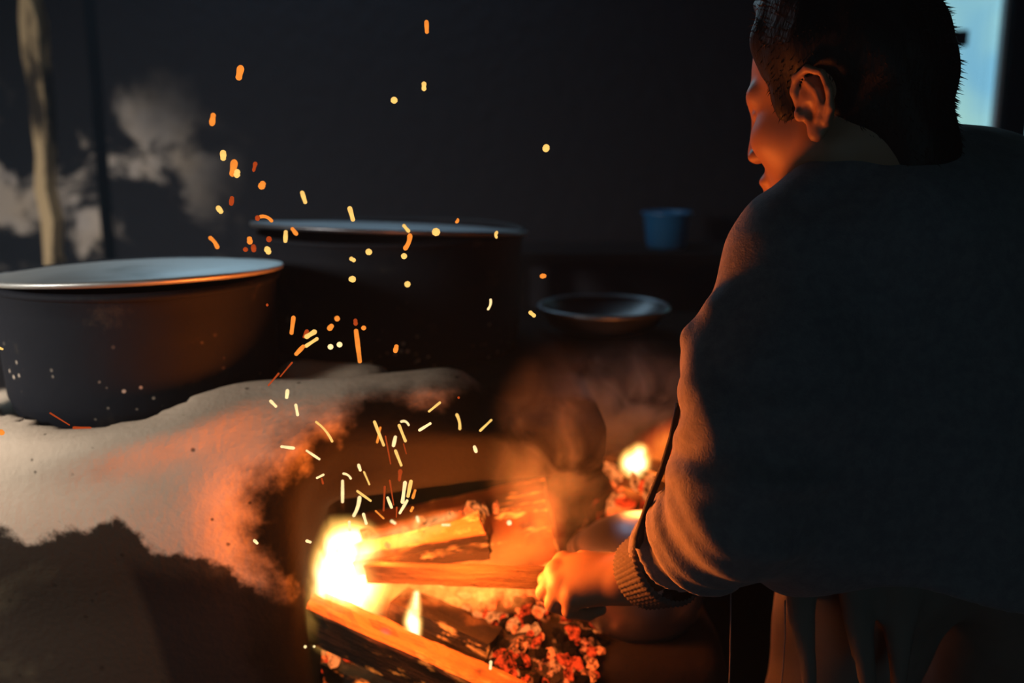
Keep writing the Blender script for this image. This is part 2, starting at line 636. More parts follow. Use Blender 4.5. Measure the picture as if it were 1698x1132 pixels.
#--POTS--
# ------------------------------------------------------------------ pots and lids
m = NT('soot_black_pot')
n1, n2 = m.noise(6, 5), m.noise(40, 4)
fl = m.math('MULTIPLY', m.step(m.math('MULTIPLY_ADD', n2, 0.25, m.voro(62)), 0.36, 0.22), m.step(m.noise(13, 3), 0.53, 0.60))
x, y, z = m.xyz()
fl = m.math('MULTIPLY', fl, m.step(z, 0.15, 0.04))
c = m.mix(n1, (0.003, 0.005, 0.009), (0.010, 0.012, 0.018))
c = m.mix(m.step(m.noise(9, 6, 0.7), 0.58, 0.72), c, (0.028, 0.026, 0.023))
c = m.mix(m.math('MULTIPLY', m.step(z, 0.05, 0.0), m.step(n1, 0.45, 0.6)), c, (0.02, 0.018, 0.017))
c = m.mix(fl, c, (0.55, 0.48, 0.40))
MAT['pot'] = m.bsdf(c, 0.75, normal=m.bump(m.math('ADD', n1, m.math('MULTIPLY', n2, .3)), 0.35, 0.008), spec=0.12)

m = NT('dull_aluminium')
n1, n2 = m.noise(7, 5), m.noise(60, 3)
c = m.mix(n1, (0.34, 0.37, 0.38), (0.50, 0.52, 0.52))
c = m.mix(m.step(m.noise(4, 4), 0.58, 0.75), c, (0.20, 0.21, 0.21))
MAT['alu'] = m.bsdf(c, m.math('MULTIPLY_ADD', n1, 0.25, 0.36), 0.75, normal=m.bump(n2, 0.15, 0.002))
m = NT('polished_lid_metal')
MAT['shiny'] = m.bsdf(m.mix(m.noise(9, 4), (0.26, 0.26, 0.34), (0.42, 0.42, 0.52)), 0.40, 1.0, normal=m.bump(m.noise(14, 3), 0.2, 0.004))
m = NT('smoked_lid_metal')
MAT['dulllid'] = m.bsdf(m.mix(m.noise(8, 4), (0.08, 0.09, 0.11), (0.20, 0.22, 0.25)), 0.40, 0.8, normal=m.bump(m.noise(50, 3), 0.1, 0.002))
m = NT('worn_steel')
MAT['steel'] = m.bsdf(m.mix(m.noise(8, 4), (0.20, 0.19, 0.21), (0.32, 0.30, 0.33)), 0.36, 0.95, normal=m.bump(m.noise(12, 3), 0.15, 0.004))


def pot(name, c, zb, zt, r, label, mat, handles=True):
    e = tag(empty(name, (c[0], c[1], zb)), label, 'pot')
    h = zt - zb
    prof = [(0.0, 0.0), (r * .80, 0.0), (r * .90, .012), (r * .945, .04)]
    prof += [(r * (.945 + .03 * t), .04 + (h - .055) * t) for t in (0.15, 0.3, .5, .7, .85, 1.0)]
    prof += [(r * .99, h - .008), (r * .985, h), (r * .955, h - .002), (r * .95, h * .5), (r * .90, .03), (0, .02)]
    Geo().lathe(prof, (c[0], c[1], zb), 72, wob=0.004).build('body', mat, e)
    rim = [(r * .975 + .007 * math.cos(a), h - .004 + .006 * math.sin(a)) for a in [i * math.pi / 4 for i in range(8)]]
    Geo().lathe(rim, (c[0], c[1], zb), 72, closed=True).build('rim', mat, e)
    return e


def lid(name, c, z, r, rise, label, mat, tilt=(0, 0, 1), knob=False):
    e = tag(empty(name, (c[0], c[1], z)), label, 'pot lid')
    prof = [(0.0, rise), (r * .25, rise * .97), (r * .5, rise * .82), (r * .75, rise * .5), (r * .88, rise * .22), (r * .905, rise * .10),
            (r * .94, rise * .12), (r * .985, rise * .05), (r, -.002), (r * .985, -.008), (r * .95, -.004), (r * .9, 0.0), (r * .5, rise * .7), (0, rise - .006)]
    Geo().lathe(prof, (c[0], c[1], z), 80, axis=tilt).build('dome', mat, e)
    bead = [(r + .004 * math.cos(a), -.003 + .004 * math.sin(a)) for a in [i * math.pi / 3 for i in range(6)]]
    Geo().lathe(bead, (c[0], c[1], z), 80, axis=tilt, closed=True).build('rim_bead', mat, e)
    return e


pot('cooking_pot', POT1, 0.885, 1.087, 0.206, 'soot-blackened cooking pot with ash flecks at the left of the stove', MAT['pot'])
lid('pot_lid', POT1, 1.094, 0.209, 0.012, 'dull aluminium lid on the nearer left pot', MAT['alu'], (-0.03, 0.055, 1))
pot('cooking_pot', POT2, 0.885, 1.118, 0.250, 'large black cooking pot behind the rising sparks', MAT['pot'])
lid('pot_lid', POT2, 1.124, 0.252, 0.006, 'thin metal lid on the large pot at the back', MAT['dulllid'], (0.035, 0.075, 1))

# wide shallow pan lying on the stove top, right of the back pot
pc = at(1000, 530, 1.98)
pan = tag(empty('frying_pan', (pc.x, pc.y, 0.915)), 'shallow black pan with blue-glinting rim right of the back pot', 'pan')
R = 0.125
prof = [(0, 0), (R * .7, 0), (R * .85, .008), (R, .038), (R * 1.02, .040), (R * 1.0, .044), (R * .96, .040), (R * .8, .012), (0, .006)]
m = NT('black_pan_iron')
MAT['iron'] = m.bsdf(m.mix(m.noise(14, 4), (0.010, 0.012, 0.018), (0.025, 0.03, 0.045)), 0.35, 0.3)
Geo().lathe(prof, (pc.x, pc.y, 0.915), 64).build('bowl', MAT['iron'], pan)
bead = [(R * 1.01 + .006 * math.cos(a), .042 + .005 * math.sin(a)) for a in [i * math.pi / 3 for i in range(6)]]
Geo().lathe(bead, (pc.x, pc.y, 0.915), 64, closed=True).build('rim', MAT['dulllid'], pan)

# small steel pot beside the second fire
sp = at(1062, 890, 1.50)
st = tag(empty('steel_pot', (sp.x, sp.y, 0.565)), 'small worn steel pot glinting behind the hand', 'pot')
R = 0.098
prof = [(0, 0), (R * .75, 0), (R * .93, .02), (R, .06), (R, .112), (R * .985, .118), (R * .95, .118), (R * .95, .06), (0, .02)]
Geo().lathe(prof, (sp.x, sp.y, 0.565), 56).build('body', MAT['steel'], st)
bead = [(R * .99 + .006 * math.cos(a), .116 + .005 * math.sin(a)) for a in [i * math.pi / 3 for i in range(6)]]
Geo().lathe(bead, (sp.x, sp.y, 0.565), 56, closed=True).build('rim', MAT['iron'], st)
lid('pot_lid', (sp.x, sp.y), 0.688, 0.106, 0.042, 'glinting metal lid on the small pot behind the hand', MAT['shiny'], (-0.05, 0.02, 1))
# clay block carrying it
s = SDF((sp.x - .2, sp.y - .2, 0.0), (sp.x + .2, sp.y + .2, 0.64), 0.0125)
s.add(s.box((sp.x, sp.y, 0.28), (0.12, 0.12, 0.283), 0.03))
s.wave(0.004, 20, 9, 2)
V, Fc = s.mesh()
m = NT('burnt_clay')
MAT['burnt'] = m.bsdf(m.mix(m.noise(12, 5), (0.007, 0.006, 0.006), (0.022, 0.016, 0.013)), 0.95, normal=m.bump(m.noise(30, 5), 0.5, 0.01), spec=0.1)
tag(mobj('clay_block', V, Fc, MAT['burnt'], origin=(sp.x, sp.y, 0)), 'burnt clay block under the small steel pot', 'block')

# blue plastic tub on a bench at the back wall
tb = at(1105, 390, 2.72)
m = NT('blue_plastic')
MAT['blue'] = m.bsdf(m.mix(m.noise(5, 3), (0.004, 0.06, 0.17), (0.008, 0.09, 0.22)), 0.4)
tub = tag(empty('plastic_tub', (tb.x, tb.y, 0.985)), 'blue plastic tub in the dark behind the stove', 'tub')
R = 0.062
Geo().lathe([(0, 0), (R * .8, 0), (R * .86, .01), (R, .085), (R * 1.06, .09), (R * 1.06, .097), (R * .97, .097), (R * .82, .02), (0, .012)],
            (tb.x, tb.y, 0.985), 40).build('body', MAT['blue'], tub)
bead = [(R * 1.05 + .004 * math.cos(a), .094 + .004 * math.sin(a)) for a in [i * math.pi / 3 for i in range(6)]]
Geo().lathe(bead, (tb.x, tb.y, 0.985), 40, closed=True).build('rim', MAT['blue'], tub)
bench = tag(empty('wooden_bench', (tb.x, tb.y, 0)), 'dark wooden bench under the blue plastic tub', 'bench')
Geo().box(tb.x - .45, tb.x + .45, tb.y - .14, tb.y + .14, 0.95, 0.985).build('bench_top', MAT['darkwood'], bench, smooth=False)
for sx in (-.4, .4):
    for sy in (-.1, .1):
        Geo().box(tb.x + sx - .025, tb.x + sx + .025, tb.y + sy - .025, tb.y + sy + .025, 0, .95).build('leg', MAT['darkwood'], bench, smooth=False)

#--FIRE--
# ------------------------------------------------------------------ fire: wood, embers, flames


def wood_mat(name, ca, cb, char=0.5, glow=0.0, gcol=(1, .25, .03), burnt=False):  # burnt: paints the shade on the log's lower faces
    m = NT(name)
    grain = m.noise(18, 5, 0.6, stretch=(0.35, 5, 5))
    crack = m.noise(22, 4, 0.65, stretch=(0.8, 2.5, 2.5))
    ch = m.step(m.noise(9, 4, 0.6), 0.72 - char * 0.5, 0.82 - char * 0.5)
    c = m.mix(grain, ca, cb)
    c = m.mix(ch, c, (0.016, 0.012, 0.010))
    if burnt:       # faces below the top edge painted black for their shade
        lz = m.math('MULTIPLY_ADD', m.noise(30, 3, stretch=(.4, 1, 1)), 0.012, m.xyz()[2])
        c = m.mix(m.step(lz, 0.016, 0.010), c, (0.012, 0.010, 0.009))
    hot = m.math('MULTIPLY', m.step(crack, 0.54, 0.66), m.step(m.noise(7, 3), 0.46, 0.60))
    return m.bsdf(c, 0.9, normal=m.bump(m.math('ADD', grain, crack), 0.7, 0.006), spec=0.1, emis=gcol, estr=m.math('MULTIPLY', hot, glow))


MAT['wood_a'] = wood_mat('burning_wood', (0.13, 0.052, 0.022), (0.22, 0.095, 0.042), 0.22, 2.0)
MAT['wood_b'] = wood_mat('charred_wood', (0.06, 0.035, 0.02), (0.13, 0.08, 0.045), 0.75, 2.5, (1, .18, .02))
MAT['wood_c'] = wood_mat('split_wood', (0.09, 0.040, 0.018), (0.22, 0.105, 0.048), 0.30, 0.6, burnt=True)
MAT['stick'] = wood_mat('stick_wood', (0.045, 0.027, 0.016), (0.085, 0.052, 0.03), 0.30, 0.0)


def billet(name, A, B, prof, mat, label, up=(0, 0, 1), seg=18, rough=0.003, taper=1.0, seed=0, cat='firewood'):
    """split log from A to B; prof is its cross-section (side, up) in metres. Built along local x."""
    A, B = Vector(A), Vector(B)
    L = (B - A).length
    X = (B - A).normalized()
    Z = (Vector(up) - X * Vector(up).dot(X)).normalized()
    Y = Z.cross(X)
    # subdivide the profile
    P = []
    for i, p in enumerate(prof):
        q = prof[(i + 1) % len(prof)]
        for t in (0.0, 0.33, 0.66):
            P.append((p[0] + (q[0] - p[0]) * t, p[1] + (q[1] - p[1]) * t))
    n = len(P)
    v, f = [], []
    for i in range(seg + 1):
        t = i / seg
        k = 1 + (taper - 1) * t
        for j, (a, b) in enumerate(P):
            nz = mnoise.noise(Vector((t * L * 9, j * 0.9, seed * 7.3))) * rough * 2.0 + mnoise.noise(Vector((t * L * 40, j * 2.1, seed * 3.1))) * rough
            rr = math.hypot(a, b) + 1e-6
            e = 0.006 * mnoise.noise(Vector((j * 1.7, seed, 0))) if i in (0, seg) else 0
            v.append((t * L - L / 2 + e, a * k * (1 + nz / rr), b * k * (1 + nz / rr)))
    for i in range(seg):
        for j in range(n):
            j2 = (j + 1) % n
            f.append((i * n + j, i * n + j2, (i + 1) * n + j2, (i + 1) * n + j))
    v += [(-L / 2, 0, 0), (L / 2, 0, 0)]
    c0, c1 = len(v) - 2, len(v) - 1
    for j in range(n):
        j2 = (j + 1) % n
        f.append((c0, j2, j))
        f.append((c1, seg * n + j, seg * n + j2))
    me = bpy.data.meshes.new(name)
    me.from_pydata(v, [], f)
    me.materials.append(mat)
    o = bpy.data.objects.new(name, me)
    COL.objects.link(o)
    M = Matrix((X, Y, Z)).transposed().to_4x4()
    M.translation = (A + B) / 2
    o.matrix_world = M
    return tag(o, label, cat)


sq = lambda w, h: [(-w, -h), (w, -h * .9), (w * .95, h), (-w * .9, h * .95)]
billet('firewood_log', at(575, 925, 1.50), at(806, 868, 1.47), sq(.034, .029), MAT['wood_a'],
       'squared burning log with cut end above the poking stick', seed=1, seg=22)
billet('firewood_log', at(560, 935, 1.62), at(915, 862, 1.60), sq(.06, .055), MAT['wood_a'],
       'thick glowing log behind the squared one', seed=2, seg=22)
billet('firewood_log', at(590, 938, 1.45), at(812, 905, 1.43), sq(.014, .012), MAT['wood_b'],
       'thin brown charred log just above the poking stick', seed=3)
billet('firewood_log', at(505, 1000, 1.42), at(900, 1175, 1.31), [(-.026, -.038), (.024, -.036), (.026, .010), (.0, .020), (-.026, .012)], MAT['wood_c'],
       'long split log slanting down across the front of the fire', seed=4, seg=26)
billet('firewood_log', at(655, 1010, 1.47), at(815, 1080, 1.42), [(-.03, -.03), (.03, -.03), (.032, .022), (-.028, .028)], MAT['wood_b'],
       'charred cracked log lying behind the front log', seed=5, seg=20)
billet('firewood_log', at(530, 1105, 1.48), at(700, 1180, 1.40), [(-.03, -.03), (.03, -.03), (.03, .028), (-.03, .03)], MAT['wood_b'],
       'black charred log under the front log', seed=6)
billet('firewood_log', at(1020, 764, 1.78), at(1150, 815, 1.66), [(-.03, -.022), (.03, -.022), (.03, .018), (-.03, .016)], MAT['wood_b'],
       'dark log in the second fire beside the sleeve', seed=8)

# the poking stick in the hand
sa, sb = at(612, 948, 1.43), at(1012, 962, 1.283)
billet('poking_stick', sa, sb, [(-.009, -.013), (.009, -.014), (.010, .013), (-.009, .013)], MAT['stick'],
       'flat wooden stick held in the hand and pushed into the fire', seg=22, rough=.0012, seed=9, cat='stick')

# bed of ash and crumbled embers
m = NT('ember_bed')
hot = m.math('MULTIPLY', m.step(m.noise(60, 4, 0.65), 0.50, 0.62), m.step(m.noise(14, 3), 0.42, 0.56))
x, y, z = m.xyz()
MAT['bed'] = m.bsdf(m.mix(m.noise(50, 4), (0.008, 0.007, 0.006), (0.035, 0.028, 0.024)), 0.95, normal=m.bump(m.noise(70, 4), 0.8, 0.01), spec=0.1,
                    emis=m.ramp(m.noise(30, 2), (0.35, (1, .05, .01)), (0.7, (1, .22, .04))), estr=m.math('MULTIPLY', hot, 1.1))
s = SDF((-0.30, 1.02, 0.36), (0.55, 1.82, 0.80), 0.008)
s.add(s.box((-0.04, 1.44, 0.43), (0.22, 0.32, 0.07), 0.04))
s.add(s.ell((0.02, 1.36, 0.47), (0.15, 0.16, 0.13)), 0.06)
s.add(s.ell((-0.14, 1.50, 0.47), (0.20, 0.18, 0.16)), 0.08)
s.add(s.ell((0.22, 1.69, 0.47), (0.12, 0.12, 0.20)), 0.08)
s.wave(0.009, 60, 5, 2)
V, Fc = s.mesh()
tag(mobj('ember_bed', V, Fc, MAT['bed']), 'bed of ash and fine glowing embers in the fire mouth', 'embers', kind='stuff')
bed = s

# charcoal lumps
from mathutils.bvhtree import BVHTree
bvh = BVHTree.FromPolygons([tuple(p) for p in V.tolist()], [tuple(q) for q in Fc.tolist()])


def lump_mesh(seed, mat):
    r = random.Random(seed)
    t = (1 + 5 ** .5) / 2
    base = [(-1, t, 0), (1, t, 0), (-1, -t, 0), (1, -t, 0), (0, -1, t), (0, 1, t), (0, -1, -t), (0, 1, -t), (t, 0, -1), (t, 0, 1), (-t, 0, -1), (-t, 0, 1)]
    fs = [(0, 11, 5), (0, 5, 1), (0, 1, 7), (0, 7, 10), (0, 10, 11), (1, 5, 9), (5, 11, 4), (11, 10, 2), (10, 7, 6), (7, 1, 8), (3, 9, 4), (3, 4, 2), (3, 2, 6), (3, 6, 8), (3, 8, 9), (4, 9, 5), (2, 4, 11), (6, 2, 10), (8, 6, 7), (9, 8, 1)]
    s_ = (r.uniform(.8, 1.5), r.uniform(.6, 1.0), r.uniform(.5, .8))
    vv = []
    for p in base:
        k = r.uniform(.7, 1.15) / 1.9
        vv.append((p[0] * s_[0] * k, p[1] * s_[1] * k, p[2] * s_[2] * k))
    me = bpy.data.meshes.new('charcoal_lump')
    me.from_pydata(vv, [], fs)
    me.materials.append(mat)
    return me


def coal_mat(name, base, ca, cb, e0, e1, s_):
    m = NT(name)
    nz = m.noise(1.6, 3)
    ri = m.n('ShaderNodeObjectInfo').outputs['Random']
    st_ = m.math('MULTIPLY', m.step(m.math('MULTIPLY_ADD', ri, 0.25, nz), e0, e1), s_)
    return m.bsdf(base, 0.9, normal=m.bump(m.noise(4, 4), 0.8, 0.3), spec=0.1, emis=m.mix(nz, ca, cb), estr=st_)


cm_dark = coal_mat('black_coal', (0.010, 0.008, 0.008), (1, .02, .003), (1, .04, .006), .80, .98, 0.5)
cm_red = coal_mat('red_coal', (0.008, 0.006, 0.006), (1, .025, .004), (1, .075, .010), .46, .74, 1.0)
cm_org = coal_mat('orange_coal', (0.010, 0.008, 0.007), (1, .07, .009), (1, .18, .028), .42, .72, 1.5)
cm_hot = coal_mat('hot_coal', (0.014, 0.010, 0.008), (1, .16, .028), (1, .30, .07), .40, .75, 1.1)
LM = {k: [lump_mesh(i + 10 * j, mm) for i in range(4)] for j, (k, mm) in enumerate((('red', cm_red), ('org', cm_org), ('hot', cm_hot), ('dark', cm_dark)))}


def coal(px, py, size, k, label, group, d=None):
    o_ = CAM
    p = at(px, py, 1.4)
    hit = bvh.ray_cast(o_, (p - o_).normalized())
    if d is None:
        q = hit[0] if hit[0] is not None else p
    else:
        q = at(px, py, d)
    o = bpy.data.objects.new('charcoal_lump', random.choice(LM[k]))
    COL.objects.link(o)
    o.location = q + Vector((0, 0, size * .2))
    o.scale = (size, size, size)
    o.rotation_euler = (random.uniform(0, 6), random.uniform(0, 6), random.uniform(0, 6))
    return tag(o, label, 'charcoal', group)


for i in range(95):
    px, py = random.uniform(815, 1000), random.uniform(985, 1135)
    if py < 985 + (px - 900) * 0.35:
        continue
    k = random.choices(('dark', 'red', 'org', 'hot'), (.42, .42, .12, .04))[0]
    coal(px, py, random.uniform(.008, .017), k, 'small red or blackened charcoal lump in the ember heap below the hand', 'charcoal lumps below the hand')
for i in range(70):
    px, py = random.uniform(690, 900), random.uniform(955, 1060)
    k = random.choices(('red', 'org', 'hot'), (.15, .5, .35))[0]
    coal(px, py, random.uniform(.007, .016), k, 'bright orange charcoal lump between the stick and the front log', 'charcoal lumps under the stick')
for i in range(16):
    coal(random.uniform(525, 580), random.uniform(1085, 1135), random.uniform(.010, .02), random.choice(('red', 'org', 'hot')),
         'glowing charcoal lump beneath the front log at the mouth jamb', 'charcoal lumps by the jamb', d=random.uniform(1.43, 1.47))
for i in range(34):
    t = random.random()
    px, py = 610 + 215 * t, 893 - 58 * t + random.uniform(-4, 24) * (1 - .7 * t)
    coal(px, py, random.uniform(.006, .014), random.choice(('org', 'hot', 'hot')),
         'glowing crumb of charcoal on top of the squared log', 'charcoal crumbs on the squared log', d=1.455 + random.uniform(0, .02))
for i in range(26):
    px, py = random.uniform(1015, 1085), random.uniform(782, 860)
    coal(px, py, random.uniform(.012, .022), random.choice(('red', 'org', 'hot')),
         'pinkish glowing charcoal lump in the second fire', 'charcoal lumps in the second fire', d=random.uniform(1.68, 1.78))


# flames: glowing gas, a volume that only emits
def flame(name, pts, radii, col_core, col_edge, strength, label, seed, sharp=2.0, scale=26):
    """soft tongue of flame along pts"""
    P, R2 = [], []
    for i in range(len(pts) - 1):
        a, b = V3(pts[i]), V3(pts[i + 1])
        k = max(1, int(math.ceil(np.linalg.norm(b - a) / (0.7 * min(radii[i], radii[i + 1])))))
        for j in range(k):
            P.append(a + (b - a) * j / k)
            R2.append(radii[i] + (radii[i + 1] - radii[i]) * j / k)
    P.append(V3(pts[-1]))
    R2.append(radii[-1])
    radii = R2
    lo = np.min([p - r for p, r in zip(P, radii)], 0) - .012
    hi = np.max([p + r for p, r in zip(P, radii)], 0) + .012
    s = SDF(lo, hi, 0.006)
    for i in range(len(P) - 1):
        s.add(s.cap(P[i], P[i + 1], radii[i], radii[i + 1]), 0.02)
    V, Fc = s.mesh()
    ctr = (P[0] + P[-1]) / 2
    m = NT(name + '_gas')
    co = m.co()
    # soft falloff from the axis: distance to the chain of points, in object space
    dist = None
    for i in range(len(P)):
        vm = m.n('ShaderNodeVectorMath', operation='DISTANCE')
        m.link(co, vm.inputs[0])
        vm.inputs[1].default_value = tuple(P[i] - ctr)
        dd = m.math('DIVIDE', vm.outputs['Value'], radii[i])
        dist = dd if dist is None else m.math('SMOOTH_MIN', dist, dd, 0.35)
    f = m.step(dist, 1.05, 0.05)
    nz = m.noise(scale, 3, 0.6, stretch=(1, 1, .5), dist=0.4)
    f = m.math('MULTIPLY', m.math('POWER', f, sharp), m.step(nz, 0.28, 0.58))
    em = m.n('ShaderNodeEmission')
    m.put(em.inputs['Color'], m.mix(m.step(f, 0.1, 0.7), col_edge, col_core))
    m.put(em.inputs['Strength'], m.math('MULTIPLY', f, strength))
    m.link(em.outputs[0], m.out.inputs['Volume'])
    m.m.cycles.volume_step_rate = 2.0
    o = mobj(name, V, Fc, m.m, origin=ctr)
    return tag(o, label, 'flame')


WH, YE, OR, RD = (1, .80, .42), (1, .50, .10), (1, .22, .025), (1, .10, .012)
flame('flame', [at(552, 1002, 1.45), at(556, 955, 1.46), at(588, 918, 1.47)], [.072, .088, .050], WH, YE, 210,
      'large white-hot flame at the left jamb of the fire mouth', 1, 1.0)
flame('flame', [at(690, 1062, 1.385), at(684, 1030, 1.39), at(690, 985, 1.40)], [.010, .017, .009], WH, YE, 260,
      'slender upright flame tongue on the front log', 2, 1.2, 40)
flame('flame', [at(640, 1050, 1.375), at(655, 1062, 1.37)], [.012, .007], (.9, .75, .9), (.25, .25, 1), 80,
      'small bluish-white flame at a knot on the front log', 3, 1.2, 40)
flame('flame', [at(650, 985, 1.47), at(740, 975, 1.49), at(840, 985, 1.50)], [.05, .065, .055], (1, .24, .035), (1, .14, .014), 48,
      'broad orange flame under the poking stick', 4, 1.2, 30)
flame('flame', [at(620, 905, 1.44), at(690, 880, 1.45), at(750, 860, 1.45)], [.03, .030, .018], (1, .50, .16), OR, 42,
      'pale orange flame licking along the squared log', 5, 1.1, 40)
flame('flame', [at(800, 930, 1.52), at(870, 900, 1.54), at(890, 850, 1.56)], [.06, .07, .05], OR, RD, 20,
      'faint orange flame glow beyond the squared log', 6, 1.2, 18)
flame('flame', [at(1052, 768, 1.70), at(1060, 752, 1.71)], [.030, .022], WH, YE, 190,
      'bright yellow flame of the second fire beside the sleeve', 7, 0.8, 18)
flame('flame', [at(1050, 800, 1.74), at(1095, 745, 1.75), at(1130, 720, 1.76)], [.05, .05, .04], OR, RD, 26,
      'orange flame sheet behind the second fire', 8, 1.2, 20)

# light of the fires
light('fire_glow_main', 'POINT', at(640, 925, 1.42), 7.5, (1.0, 0.19, 0.024), shadow_soft_size=0.05)
light('fire_glow_embers', 'POINT', at(730, 893, 1.296), 22.0, (1.0, 0.19, 0.022), shadow_soft_size=0.06)
light('fire_glow_second', 'POINT', at(1060, 765, 1.68), 2.0, (1.0, 0.22, 0.03), shadow_soft_size=0.04)

#--PERSON--
# ------------------------------------------------------------------ the person
m = NT('skin')
nz = m.noise(120, 3)
MAT['skin'] = m.bsdf(m.mix(m.noise(20, 3), (0.23, 0.125, 0.08), (0.27, 0.15, 0.095)), 0.55, normal=m.bump(nz, 0.15, 0.001), sss=0.08)
m = NT('black_hair')
MAT['hair'] = m.bsdf((0.010, 0.009, 0.010), 0.6, normal=m.bump(m.noise(160, 3, stretch=(1, 1, .3)), 0.6, 0.003), spec=0.25)
m = NT('navy_jacket_cloth')
wv = m.noise(420, 2)
MAT['jacket'] = m.bsdf(m.mix(m.step(m.noise(70, 5, 0.7), 0.30, 0.70), (0.105, 0.104, 0.125), (0.150, 0.145, 0.165)), 0.95,
                       normal=m.bump(m.math('ADD', m.math('MULTIPLY', wv, .5), m.noise(55, 5, 0.65)), 0.35, 0.004), spec=0.1, sheen=0.15)
m = NT('knit_cuff')
MAT['cuff'] = m.bsdf(m.mix(m.noise(60, 3), (0.055, 0.05, 0.055), (0.085, 0.078, 0.08)), 0.95, spec=0.1, normal=m.bump(m.noise(260, 2), 0.5, 0.002))
m = NT('fleece_collar')
MAT['fleece'] = m.bsdf(m.mix(m.noise(90, 3), (0.012, 0.012, 0.016), (0.03, 0.03, 0.036)), 1.0, spec=0.05, normal=m.bump(m.noise(140, 3), 0.9, 0.006))
m = NT('trouser_cloth')
MAT['trousers'] = m.bsdf(m.mix(m.noise(18, 4), (0.105, 0.095, 0.088), (0.16, 0.145, 0.135)), 0.95, spec=0.1, normal=m.bump(m.noise(60, 3), 0.3, 0.004))
m = NT('dark_cord')
MAT['cord'] = m.bsdf((0.015, 0.014, 0.016), 0.8, normal=m.bump(m.noise(300, 2), 0.5, 0.001))
m = NT('shoe_leather')
MAT['shoe'] = m.bsdf(m.mix(m.noise(20, 3), (0.02, 0.018, 0.016), (0.04, 0.035, 0.03)), 0.6)

PS = 1.06


def pat(px, py, d):
    return at(px, py, d * PS)


SDF.K = PS       # limb radii of the person, relative to the figures written below
EAR = pat(1343, 176, 1.05)
fwd = Vector((-0.74, 0.63, -0.25)).normalized()
lft = Vector((0, 0, 1)).cross(fwd).normalized()
upv = fwd.cross(lft)
HS = 1.03 * PS
HC = EAR - lft * (0.078 * HS)
HM = Matrix((fwd, lft, upv)).transposed()
person = empty('person', (pat(1560, 900, 1.22).x, pat(1560, 900, 1.22).y, 0))
tag(person, 'person in dark jacket bending towards the fire with a stick', 'person')


def hw(V):
    """head-local -> world"""
    M = np.array(HM)
    return (np.asarray(V) * HS) @ M.T + V3(HC)


# head
SDF.K = 1.0
s = SDF((-.15, -.11, -.20), (.145, .115, .155), 0.0025)
s.add(s.ell((-.012, 0, .048), (.100, .077, .088)))
s.add(s.ell((.042, 0, -.022), (.052, .058, .080)), .03)
for q in (-1, 1):
    s.add(s.cap((.004, q * .052, -.045), (.070, q * .012, -.103), .020, .016), .035)
    s.add(s.ell((.058, q * .044, -.018), (.026, .020, .020)), .025)
    s.add(s.cap((.088, q * .010, .030), (.072, q * .046, .032), .010, .009), .016)
s.add(s.ell((.074, 0, -.104), (.017, .022, .014)), .02)
s.add(s.cap((.092, 0, .018), (.105, 0, -.026), .0075, .011), .014)
for q in (-1, 1):
    s.add(s.ell((.099, q * .014, -.029), (.011, .008, .008)), .006)
    s.sub(s.ell((.0865, q * .033, .010), (.012, .015, .009)), .012)
    s.add(s.ell((.074, q * .032, .011), (.0125, .013, .0115)), .004)
    s.add(s.cap((.0855, q * .024, .016), (.076, q * .046, .012), .0025, .002), .004)
s.add(s.ell((.090, 0, -.060), (.014, .026, .010)), .012)
s.add(s.ell((.090, 0, -.074), (.012, .021, .008)), .008)
s.sub(s.cap((.105, -.02, -.0665), (.105, .02, -.0665), .003, .003), .004)
s.add(s.cap((-.030, 0, -.05), (-.065, 0, -.19), .054, .060), .04)
# ears
for q in (-1, 1):
    e = lambda x_, y_, z_: (x_, q * y_, z_)
    R_ = Matrix(((.94, q * -.0, 0), (q * 0, 1, 0), (0, 0, 1)))
    plate = s.ell(e(-.008, .079, .0), (.0185, .0075, .031))
    s.add(plate, .006)
    hel = [(.012, .077, .003), (.013, .081, .018), (.006, .085, .031), (-.009, .089, .036), (-.023, .091, .027), (-.028, .091, .010), (-.025, .088, -.008), (-.016, .084, -.021)]
    for a, b in zip(hel[:-1], hel[1:]):
        s.add(s.cap(e(*a), e(*b), .0040, .0040), .003)
    ah = [(-.004, .085, .024), (-.014, .087, .012), (-.016, .087, -.004), (-.009, .086, -.016)]
    for a, b in zip(ah[:-1], ah[1:]):
        s.add(s.cap(e(*a), e(*b), .0034, .0034), .004)
    s.add(s.ell(e(-.003, .082, -.028), (.0085, .006, .010)), .006)
    s.add(s.ell(e(.012, .081, -.006), (.005, .005, .007)), .004)
    s.sub(s.ell(e(-.001, .090, -.006), (.008, .010, .011)), .003)
    s.sub(s.ell(e(-.019, .094, .014), (.0035, .007, .014)), .002)
    s.sub(s.ell(e(.001, .092, .018), (.005, .009, .008)), .003)
Vh, Fh = s.mesh()
Vh = hw(Vh)

SDF.K = PS
# arm joints
SH = pat(1310, 440, 1.09)
EL = pat(1230, 842, 1.04)
WR = pat(1052, 955, 1.18)
NK = pat(1470, 330, 1.14)
HPV = pat(1560, 930, 1.24)

